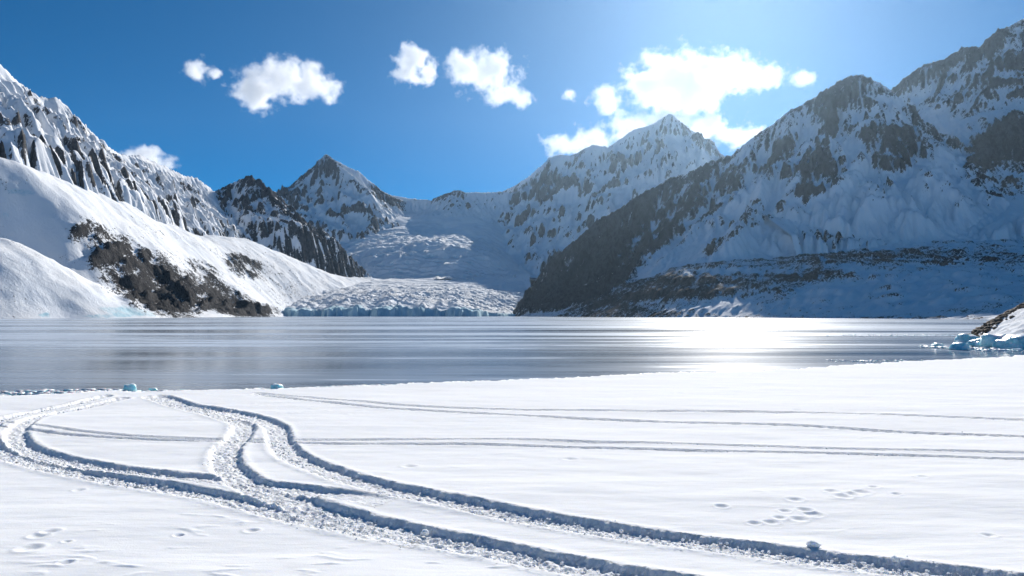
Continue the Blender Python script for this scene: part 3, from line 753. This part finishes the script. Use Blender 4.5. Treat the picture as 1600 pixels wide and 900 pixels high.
def build_snow_field():
    us = np.concatenate([[-12, -7, -4.5, -3, -2, -1.5, -1.25], np.linspace(-1.08, 1.28, 1060), [1.38, 1.5, 2, 3, 4.5, 7, 12]])
    ysc = np.concatenate([np.linspace(532, 552, 24, endpoint=False), np.linspace(552, 940, 400), [960, 1000, 1060]])
    Ys = np.array([G(800, v)[1] for v in ysc])
    Ys = np.concatenate([Ys, [5.5, 4, 2, 0, -4, -10, -25, -60, -120]])
    U, Y = np.meshgrid(us, Ys)
    X = U * np.maximum(Y, 6.0)
    Z = np.full(X.shape, 0.25)
    nearw = np.clip(Y / 20, 0, 1)
    Z += fbm(X / 14, Y / 6, 3, 101) * 0.05 + fbm(X / 3.2, Y / 1.1, 3, 108) * 0.015 + fbm(X / 1.3, Y / 0.45, 3, 109) * 0.003
    fine = (Y > 5) & (Y < 70)
    # sastrugi and old prints
    Z += np.where(fine, np.clip(ridged(X / 2.6, Y / 0.8, 3, 120) - 1.2, 0, 1) * 0.04 * sstep(0.1, 0.6, fbm(X / 9, Y / 7, 2, 131)), 0)
    best = np.zeros(X.shape); who = np.full(X.shape, -1); off = np.zeros(X.shape)
    berm = np.zeros(X.shape)
    wob = fbm(X / 0.5, Y / 0.5, 2, 140)
    rough1 = fbm(X / 0.16, Y / 0.16, 3, 150, 0.6)
    rough2 = np.clip(ridged(X / 0.22, Y / 0.22, 2, 157) - 0.8, -0.3, 1.0)
    for k, (pp, hw, dep, lab) in enumerate(RUTS):
        line = rut_line(k)
        D = np.full(X.shape, 9.0); FADE = np.ones(X.shape)
        R = hw + 0.7
        arc = np.concatenate([[0], np.cumsum(np.linalg.norm(np.diff(line, axis=0), axis=1))])
        for a, b, s0, s1_ in zip(line[:-1], line[1:], arc[:-1], arc[1:]):
            bx0, bx1 = min(a[0], b[0]) - R, max(a[0], b[0]) + R
            by0, by1 = min(a[1], b[1]) - R, max(a[1], b[1]) + R
            r0 = np.searchsorted(-Ys, -by1); r1 = np.searchsorted(-Ys, -by0)
            if r1 <= r0: continue
            ymin = max(min(by0, by1), 6.0); ymx = max(by1, 6.0)
            lo = min(bx0 / ymin, bx0 / ymx); hi = max(bx1 / ymin, bx1 / ymx)
            c0 = np.searchsorted(us, lo); c1 = np.searchsorted(us, hi)
            if c1 <= c0: continue
            xx = X[r0:r1, c0:c1]; yy = Y[r0:r1, c0:c1]
            d = b - a; L2 = (d * d).sum() + 1e-12
            t = np.clip(((xx - a[0]) * d[0] + (yy - a[1]) * d[1]) / L2, 0, 1)
            dd = np.sqrt((xx - a[0] - t * d[0]) ** 2 + (yy - a[1] - t * d[1]) ** 2)
            old = D[r0:r1, c0:c1]
            fd = np.clip((arc[-1] - s0 - (s1_ - s0) * t) / 1.6, 0, 1) if k in (2, 3) else np.ones_like(t)
            FADE[r0:r1, c0:c1] = np.where(dd < old, fd, FADE[r0:r1, c0:c1])
            D[r0:r1, c0:c1] = np.minimum(old, dd)
        # fade where the ruts reach the shore
        w = hw * (1 + 0.14 * wob + 0.15 * rough1)
        cut = sstep(w + 0.05, w - 0.07, D)
        q = cut * dep * FADE
        who = np.where((q > best) & (D < hw + 0.05), k, who)
        best = np.maximum(best, q)
        bm = np.exp(-((D - hw - 0.10) / 0.11) ** 2) * dep * FADE * 0.30 * (0.6 + 0.9 * np.clip(rough2, 0, 1))
        berm = np.maximum(berm, bm)
    inner = np.clip(best / 0.07, 0, 1)
    Z = Z - best + berm * (1 - inner) + inner * np.clip(best * 9, 0.3, 1) * (rough1 * 0.030 + rough2 * 0.045)
    # footprints and pits in the crust
    pits = [(1128,789,.14),(1205,812,.15),(1178,813,.13),(1218,806,.14),(1226,796,.13),(1242,780,.18),(1318,775,.2),(1335,772,.2),(1346,769,.2),(1300,767,.17),(1258,795,.16),(1272,802,.18),(1248,808,.17),(1545,833,.13),(1400,772,.12),(1365,761,.14),(1440,745,.16),
            (60,838,.16),(46,856,.2),(78,831,.16),(104,846,.08),(103,878,.12),(279,836,.09),(180,757,.12),(123,764,.13),(393,828,.13),(1245,641,.2),(1060,615,.25),(890,717,.2),(640,729,.2)]
    for (a, b, r) in pits:
        g = G(a, b)
        el = np.sqrt(((X - g[0]) / (r * .9)) ** 2 + ((Y - g[1]) / (r * 0.8)) ** 2)
        Z -= 0.024 * sstep(1.0, 0.2, el + .25 * wob)
        Z += 0.008 * np.exp(-((el - 1.2) / 0.25) ** 2)
    # shore line
    ys = np.interp(X, sh[:, 0], sh[:, 1]) + fbm(X / 1.8, X * 0 + 2, 3, 160) * 0.35 * (np.interp(X, sh[:, 0], sh[:, 1]) / 35)
    e = sstep(0.35, -0.25, Y - ys)
    Z = Z * e + (-0.25) * (1 - e) + np.exp(-((Y - ys + 0.25) / 0.22) ** 2) * 0.05 * np.clip(rough2 + .3, 0, 1)
    V = np.stack([X, Y, Z], -1).reshape(-1, 3)
    ny, nx = X.shape
    Q = grid_faces(ny, nx)[:, ::-1]
    Q = Q[V[:, 2][Q].max(1) > -0.2]
    # normals of the whole field, so that ruts and snow join without a seam
    A = V.reshape(ny, nx, 3)
    du = np.gradient(A, axis=1); dv = np.gradient(A, axis=0)
    N = np.cross(du, dv); N /= np.linalg.norm(N, axis=-1, keepdims=True) + 1e-12
    N *= np.sign(N[..., 2:3] + 1e-9)
    N = N.reshape(-1, 3)
    owner = who.ravel()[Q].max(1)
    def part(name, sel, mat, parent, label=None):
        me, used = np_mesh(name, V, Q[sel])
        me.normals_split_custom_set_from_vertices(N[used].astype(np.float32))
        o = link(name, me, mat, parent)
        if label: o['label'] = label
        return o
    g = part('snow_ground', owner < 0, M_SNOW, None)
    tag(g, 'bright wind-packed snow field in the foreground crossed by vehicle ruts', kind='structure')
    for k, r in enumerate(RUTS):
        if (owner == k).any(): part('wheel_rut', owner == k, M_RUT, g, r[3])
    return g
snow = build_snow_field()

# ------------------------------------------------------------------ lumps, blocks and stones
import bmesh
from mathutils import noise as mn
def lump_data(r, sub=2, jag=0.35, sq=(1, 1, 1), seed=0.0, cubic=0.0):
    bm = bmesh.new()
    bmesh.ops.create_icosphere(bm, subdivisions=sub, radius=1.0)
    for v in bm.verts:
        c = v.co.normalized()
        if cubic:
            m = max(abs(c.x), abs(c.y), abs(c.z)); c = c.lerp(c / m * 0.85, cubic)
        n = mn.noise(c * 1.3 + Vector((seed, seed * 1.7, -seed))) * jag + mn.noise(c * 3.1 + Vector((seed * 2, 3, seed))) * jag * 0.45
        v.co = Vector((c.x * sq[0], c.y * sq[1], c.z * sq[2])) * (1 + n) * r
    vs = np.array([v.co[:] for v in bm.verts]); fs = np.array([[v.index for v in f.verts] for f in bm.faces])
    bm.free(); return vs, fs

def heap(name, items, mat, label=None, cat=None, parent=None, kind=None, variants=6, sub=1, jag=0.4, sq=(1, 1, .7), cubic=0.0, smooth=True):
    """items: (x, y, z, r). Many small irregular pieces in one mesh."""
    protos = [lump_data(1.0, sub, jag, sq, 3.3 * i + 1, cubic) for i in range(variants)]
    VV = []; FF = []; n = 0
    for i, (x, y, z, r) in enumerate(items):
        v, f = protos[i % variants]
        a = rng.uniform(0, 6.28); c, s = math.cos(a), math.sin(a)
        w = np.stack([v[:, 0] * c - v[:, 1] * s, v[:, 0] * s + v[:, 1] * c, v[:, 2]], -1) * r + np.array([x, y, z])
        VV.append(w); FF.append(f + n); n += len(v)
    me, _ = np_mesh(name, np.concatenate(VV), np.concatenate(FF), smooth=smooth)
    return tag(link(name, me, mat, parent), label, cat, kind=kind)

# crumbs of snow thrown up by the tracks
items = []
for k, (pp, hw, dep, lab) in enumerate(RUTS):
    line = rut_line(k)
    seg = np.linalg.norm(np.diff(line, axis=0), axis=1)
    cnt = 0
    for (a, b, L) in zip(line[:-1], line[1:], seg):
        ym = (a[1] + b[1]) / 2
        if ym < 6.5 or ym > 34: continue
        dens = (60 if hw > .2 else 8) * min(1.0, (13.0 / ym) ** 1.3)
        d = (b - a) / (L + 1e-9); nrm = np.array([-d[1], d[0]])
        if nrm[1] > 0: nrm = -nrm        # towards the camera
        for _ in range(rng.poisson(L * dens)):
            t = rng.uniform(); u = rng.normal(0.15, 0.55) * hw
            if rng.uniform() < .12: u = hw * rng.uniform(0.95, 1.5)
            q = a + (b - a) * t + nrm * u
            r = (0.011 + 0.022 * rng.uniform() ** 2 + (0.03 * rng.uniform() if rng.uniform() < .06 else 0)) * (0.55 if abs(u) > hw * .88 else 1)
            z = 0.25 - (dep * 0.93 if abs(u) < hw * .88 else 0.0) + r * .3
            items.append((q[0], q[1], z, r * (1 if hw > .2 else .8)))
heap('snow_crumbs', items, M_RUT, 'loose snow crumbs thrown along the wheel ruts', kind='stuff', sub=1, jag=0.45)

def clod(px, py, r, label, z=0.27):
    v, f = lump_data(r, 3, 0.6, (1.1, 0.9, 0.85), px * .013)
    g = G(px, py)
    me, _ = np_mesh('snow_clod', v, f)
    o = link('snow_clod', me, M_RUT); o.location = (g[0], g[1], z + r * .05)
    return tag(o, label, 'snow clod', 'snow clods beside the ruts')
clod(1272, 852, 0.075, 'largest snow clod, standing on the far lip of the right-hand rut', 0.25)
clod(664, 829, 0.06, 'snow clod sitting in the left rut near the middle of its run', 0.22)
clod(1400, 874, 0.05, 'snow clod on the far lip of the long rut near the right corner', 0.25)
clod(560, 744, 0.06, 'snow clod where the far lip of the long rut is broken', 0.25)

# small ledge ice along the near shore
items = []
for i in range(620):
    px = rng.choice([rng.uniform(-60, 330), rng.uniform(520, 660), rng.uniform(690, 760), rng.uniform(1000, 1040), rng.uniform(330, 520)], p=[.5, .2, .1, .05, .15])
    yb = np.interp(px, [a for a, b in SHORE], [b for a, b in SHORE])
    wide = 7.5 * sstep(240, 60, px) + 2.2
    g = G(px, yb - rng.uniform(0.2, wide), 0.0)
    items.append((g[0], g[1], 0.03, rng.uniform(0.07, 0.17) + 0.16 * rng.uniform() ** 2 * (px < 300)))
M_ICE2 = build_ice_material("shore_ice", (0.50, 0.72, 0.78), (0.74, 0.86, 0.90), sss=0.03)
heap('shore_ice', items, M_ICE2, 'thin broken ledge ice along the near shore of the lake', kind='stuff', sub=1, jag=0.3, sq=(1.6, 1, .35), cubic=.4, smooth=False)

def ice_block(px, py, r, label, sq=(1.2, 1, .8), group='ice blocks at the lake shore', mat=None, z=0.0, cubic=.35, D=None):
    v, f = lump_data(r, 3, 0.33, sq, px * .013 + py, cubic)
    g = G(px, py, z) if D is None else P(px, py, D)
    me, _ = np_mesh('ice_block', v, f)
    o = link('ice_block', me, mat or M_ICE); o.location = (g[0], g[1], g[2] + r * sq[2] * .45)
    o.rotation_euler = (0, 0, rng.uniform(0, 6))
    return tag(o, label, 'ice block', group)
ice_block(203, 614, .27, 'jagged white-topped ice block at the start of the left track, tallest on the near shore', (1.0, .9, 1.1))
ice_block(186, 615, .22, 'low pale ice slab leaning left of the jagged white-topped block', (1.6, .9, .5))
ice_block(239, 611, .16, 'small blue ice block standing alone just right of the jagged one', (1.4, .9, .7))
ice_block(433, 609, .28, 'rounded bright teal ice block at the beginning of the straight track', (1.3, .9, .75))
ice_block(405, 610, .25, 'flat pale ice plate beside the rounded teal block', (1.9, .9, .35))

# right bank: snow mound with a stony crest
bank_pts = []
BK = 1.25
for q in [(1512,530,74),(1522,522,75),(1540,510,76),(1560,499,77),(1580,489,78),(1600,479,79),(1650,458,81),(1720,435,84),(1820,405,88),(1950,385,90)]:
    bank_pts.append(P(q[0], q[1], q[2] * BK))
for q in [(1520,536,70),(1560,522,68),(1600,505,67),(1600,524,63),(1560,534,64),(1650,496,66),(1700,485,66),(1800,465,68),(1900,455,68)]:
    bank_pts.append(P(q[0], q[1], q[2] * BK))
for px, D in [(1500,74),(1510,79),(1530,84),(1560,88),(1600,94),(1680,100),(1800,106),(1505,68),(1530,64),(1570,61),(1620,59),(1700,58),(1800,58),(1950,58),(2000,98)]:
    bank_pts.append(z0(px, D * BK))
for px, D in [(1480,70),(1480,80),(1520,92),(1600,104),(1520,61),(1600,56),(1750,54),(1950,54)]:
    bank_pts.append([(px - 800) / F * D * BK, D * BK, -1.3])
_S = bank_pts
bankf0 = tps([[a * 12, b * 12, c * 12] for a, b, c in _S])
bankf = lambda X, Y: bankf0(X * 12, Y * 12) / 12
M_BANK = mountain_material("bank_snow_and_stone", 0.02, (0.06, 0.048, 0.04), (0.2, 0.15, 0.11), ice=True, soft=0.06)
crest = np.array([P(q[0], q[1], q[2] * BK)[:2] for q in [(1512,530,74),(1540,510,76),(1580,489,78),(1600,479,79),(1650,458,81),(1820,405,88)]])
def crest_dist(X, Y):
    D = np.full(X.shape, 99.0)
    for a, b in zip(crest[:-1], crest[1:]):
        d = b - a; t = np.clip(((X - a[0]) * d[0] + (Y - a[1]) * d[1]) / (d * d).sum(), 0, 1)
        D = np.minimum(D, np.hypot(X - a[0] - t * d[0], Y - a[1] - t * d[1]))
    return D
def bank_relief(X, Y, H):
    return fbm(X / 2.4, Y / 2.4, 4, 201) * 0.22 * sstep(-.3, .6, H) + (ridged(X / .8, Y / .8, 3, 205) - .9) * 0.16 * sstep(1.6, .4, crest_dist(X, Y))
bank = sheet('snow_bank', 'snow bank with a stony brown crest at the right edge of the lake', bankf, 55, 130, 66, 130, 0.24, M_BANK, 7,
      lambda X, Y, H, sl, cv, px, py: 0.05 + 0.72 * sstep(2.6, .6, crest_dist(X, Y) + fbm(X / 2.0, Y / 2.0, 3, 219) * 1.2) + fbm(X / 1.2, Y / 1.2, 2, 209) * .2,
      bank_relief, lambda X, Y, H, sl, cv, px, py: 0.75 * sstep(1.1, 0.3, H) * (py > 520))
items = []
for i in range(900):
    k = rng.randint(0, 4); t = rng.uniform()
    q = crest[k] + (crest[k + 1] - crest[k]) * t + np.array([rng.normal(.35, .75), rng.normal(-.8, 1.2)])
    h = float(bankf(np.array([q[0]]), np.array([q[1]]))[0])
    if h < 0.1: continue
    items.append((q[0], q[1], h + .02, 0.12 + 0.5 * rng.uniform() ** 2.5))
rr = heap('rock_rubble', items, M_ROCK, 'broken brown stones along the crest of the snow bank', parent=bank, kind='stuff', sub=1, jag=0.5, sq=(1.1, 1, .8), cubic=.3, smooth=False)

grp = 'ice blocks below the stony bank'
def on_bank(px, D): return (px - 800) / F * D, D
for (px, D, r, sq, lab) in [
    (1507, 88, 1.15, (1.2, 1, .8), 'teal ice block at the very tip of the stony bank, left of its stones'),
    (1463, 80, .65, (1.3, 1, .5), 'small teal ice block farthest out on the lake, half buried in white rubble'),
    (1497, 73.5, .75, (1.1, 1, .75), 'vivid teal ice block alone in front of the tip of the stony bank'),
    (1530, 80, .9, (1.3, 1, .8), 'pale ice block snowed over, second from the tip of the bank'),
    (1557, 77, 1.45, (1.2, 1, .85), 'big rounded teal ice boulder at the foot of the snow bank'),
    (1583, 74.5, 1.35, (1.3, 1, .8), 'broad teal ice boulder with a snow cap next to the frame edge'),
    (1606, 73.5, 1.0, (1, 1, .9), 'deep blue ice block cut by the right edge of the photo'),
    (1588, 71, .35, (1.6, 1, .5), 'low white ice slab lying in front of the boulders near the frame edge')]:
    v, f = lump_data(r, 3, 0.5, sq, px * .013, .12)
    me, _ = np_mesh('ice_block', v, f)
    o = link('ice_block', me, M_ICE); x, y = on_bank(px, D)
    o.location = (x, y, r * sq[2] * .42); o.rotation_euler = (0, 0, rng.uniform(0, 6))
    tag(o, lab, 'ice block', grp)
items = []
for i in range(420):
    px = rng.uniform(1438, 1620); c = np.interp(px, [1438, 1480, 1540, 1620], [81, 78, 74, 71.5])
    D = c + rng.normal(0, 1.6)
    items.append(((px - 800) / F * D, D, 0.03, 0.07 + .34 * rng.uniform() ** 3))
for i in range(260):     # rubble lines out on the ice
    px = rng.uniform(1290, 1500) if i < 170 else rng.uniform(1290, 1440)
    D = 125 + rng.normal(0, 3) if i < 170 else 55.5 + (1365 - px) * .01 + rng.normal(0, .8)
    items.append(((px - 800) / F * D, D, 0.01, (0.10 if i < 170 else .04) + .16 * rng.uniform() ** 2))
M_RUB = build_ice_material("rubble_ice", (0.45, 0.68, 0.74), (0.75, 0.86, 0.90), sss=0.05)
heap('ice_rubble', items, M_RUB, 'broken white ice rubble scattered on the lake near the stony bank', kind='stuff', sub=1, jag=0.35, sq=(1.5, 1, .45), cubic=.3, smooth=False)

# ------------------------------------------------------------------ clouds
CLOUD_D = 8200.0
def cloud(label, blobs, dens=0.012, D=CLOUD_D, seed=0.0, cover=0.0):
    """blobs: (px, py, rx, ry) ellipses of the photograph, built as one volume."""
    c = [P(b[0], b[1], D) for b in blobs]; m = D / F
    lo = np.min([q - np.array([b[2], b[2], b[3]]) * m * 1.35 for q, b in zip(c, blobs)], 0)
    hi = np.max([q + np.array([b[2], b[2], b[3]]) * m * 1.35 for q, b in zip(c, blobs)], 0)
    ry = max(min(b[2], b[3]) for b in blobs) * m * 1.35
    lo[1] = D - ry; hi[1] = D + ry
    t = NT('cloud_vapour')
    p = t.pos()
    w = t.node('ShaderNodeTexNoise'); t.put(w.inputs['Vector'], p); w.inputs['Scale'].default_value = 1 / 260.0; w.inputs['Detail'].default_value = 4.0; w.inputs['Roughness'].default_value = .6
    off = t.vmath('SCALE', t.vmath('SUBTRACT', w.outputs['Color'], (.5, .5, .5))); off.node.inputs['Scale'].default_value = 240.0
    pw = t.vmath('ADD', p, off)
    tot = None
    for q, b in zip(c, blobs):
        d = t.vmath('SUBTRACT', pw, tuple(q))
        ryy = min(b[2], b[3] * 1.2) * m
        d = t.vmath('MULTIPLY', d, (1 / (b[2] * m), 1 / ryy, 1 / (b[3] * m)))
        f = t.math('SUBTRACT', 1.0, t.vmath('LENGTH', d))
        tot = f if tot is None else t.math('MAXIMUM', tot, f)
    n = t.noise(t.vmath('ADD', p, (seed * 991, 0, 0)), 1 / 210.0, 8.0, 0.64)
    v = t.math('ADD', tot, t.math('MULTIPLY', t.math('SUBTRACT', n, 0.53 - cover), 3.2))
    den = t.math('MULTIPLY', t.math('POWER', t.mapr(v, -0.05, 1.0, smooth=False), 1.6), dens * 2.0)
    pv = t.node('ShaderNodeVolumePrincipled')
    pv.inputs['Color'].default_value = (0.99, 0.99, 0.99, 1); pv.inputs['Anisotropy'].default_value = 0.25
    t.put(pv.inputs['Density'], den)
    t.l.new(pv.outputs[0], t.out.inputs['Volume'])
    bm = bmesh.new(); bmesh.ops.create_cube(bm, size=1.0)
    me = bpy.data.meshes.new('cloud')
    ctr = (lo + hi) / 2; sz = hi - lo
    for vv in bm.verts: vv.co = Vector((vv.co.x * sz[0], vv.co.y * sz[1], vv.co.z * sz[2]))
    bm.to_mesh(me); bm.free()
    o = link('cloud', me, t.m); o.location = ctr
    return tag(o, label, 'cloud', 'white clouds over the peaks')
cloud('small ragged cloud, first from the left high over the left mountain', [(305,107,24,20),(335,118,14,8)], .012, seed=1)
cloud('large white cloud with a drooping right end, high over the dark left peak', [(405,140,40,34),(440,122,52,32),(480,130,46,28),(510,140,24,22),(408,162,26,14)], seed=2)
cloud('round medium cloud hooked at its top, left of the slanting cloud', [(645,97,34,22),(640,120,26,18),(665,108,16,20)], .018, seed=3)
cloud('cloud slanting down to the right above the valley middle', [(730,108,36,30),(765,112,44,34),(790,145,34,18),(812,155,22,14)], seed=4)
cloud('tiny cloud puff left of the great cloud, over the far right peak', [(890,150,13,14)], .012, seed=5)
cloud('great bright cloud floating above the tall far peak', [(1060,130,78,48),(1010,135,46,34),(1130,115,70,34),(1190,118,38,24),(1105,98,30,16),(945,155,28,20),(955,172,22,14),(1080,150,60,34)], seed=6, D=8600)
cloud('long low cloud bank behind the summit of the tall far peak', [(880,226,36,20),(930,216,44,22),(985,200,50,26),(1040,190,60,26),(1100,202,50,26),(1145,215,42,20)], seed=7, D=8000)
cloud('small wispy cloud right of the great cloud, over the right mountain', [(1250,124,24,15)], .010, seed=8)
cloud('rounded cloud peeping over the crest of the left mountain', [(225,243,40,16),(250,252,24,14)], seed=9)
cloud('tiny cloud strip beside the shoulder of the right mountain', [(1186,203,16,8)], .014, seed=10)

# ------------------------------------------------------------------ haze in the valley air
def haze():
    bm = bmesh.new(); bmesh.ops.create_cube(bm, size=1.0)
    x0, x1, y0, y1, z0_, z1 = -3600, 3600, -400, 5200, -10.0, 1500.0
    for v in bm.verts: v.co = Vector(((v.co.x + .5) * (x1 - x0) + x0, (v.co.y + .5) * (y1 - y0) + y0, (v.co.z + .5) * (z1 - z0_) + z0_))
    me = bpy.data.meshes.new('haze'); bm.to_mesh(me); bm.free()
    t = NT('valley_haze')
    pv = t.node('ShaderNodeVolumePrincipled')
    pv.inputs['Color'].default_value = (0.54, 0.77, 1.0, 1)
    pv.inputs['Density'].default_value = 0.000018
    pv.inputs['Anisotropy'].default_value = 0.75
    t.l.new(pv.outputs[0], t.out.inputs['Volume'])
    return tag(link('haze', me, t.m), 'thin blue haze filling the valley air', kind='stuff')
haze()
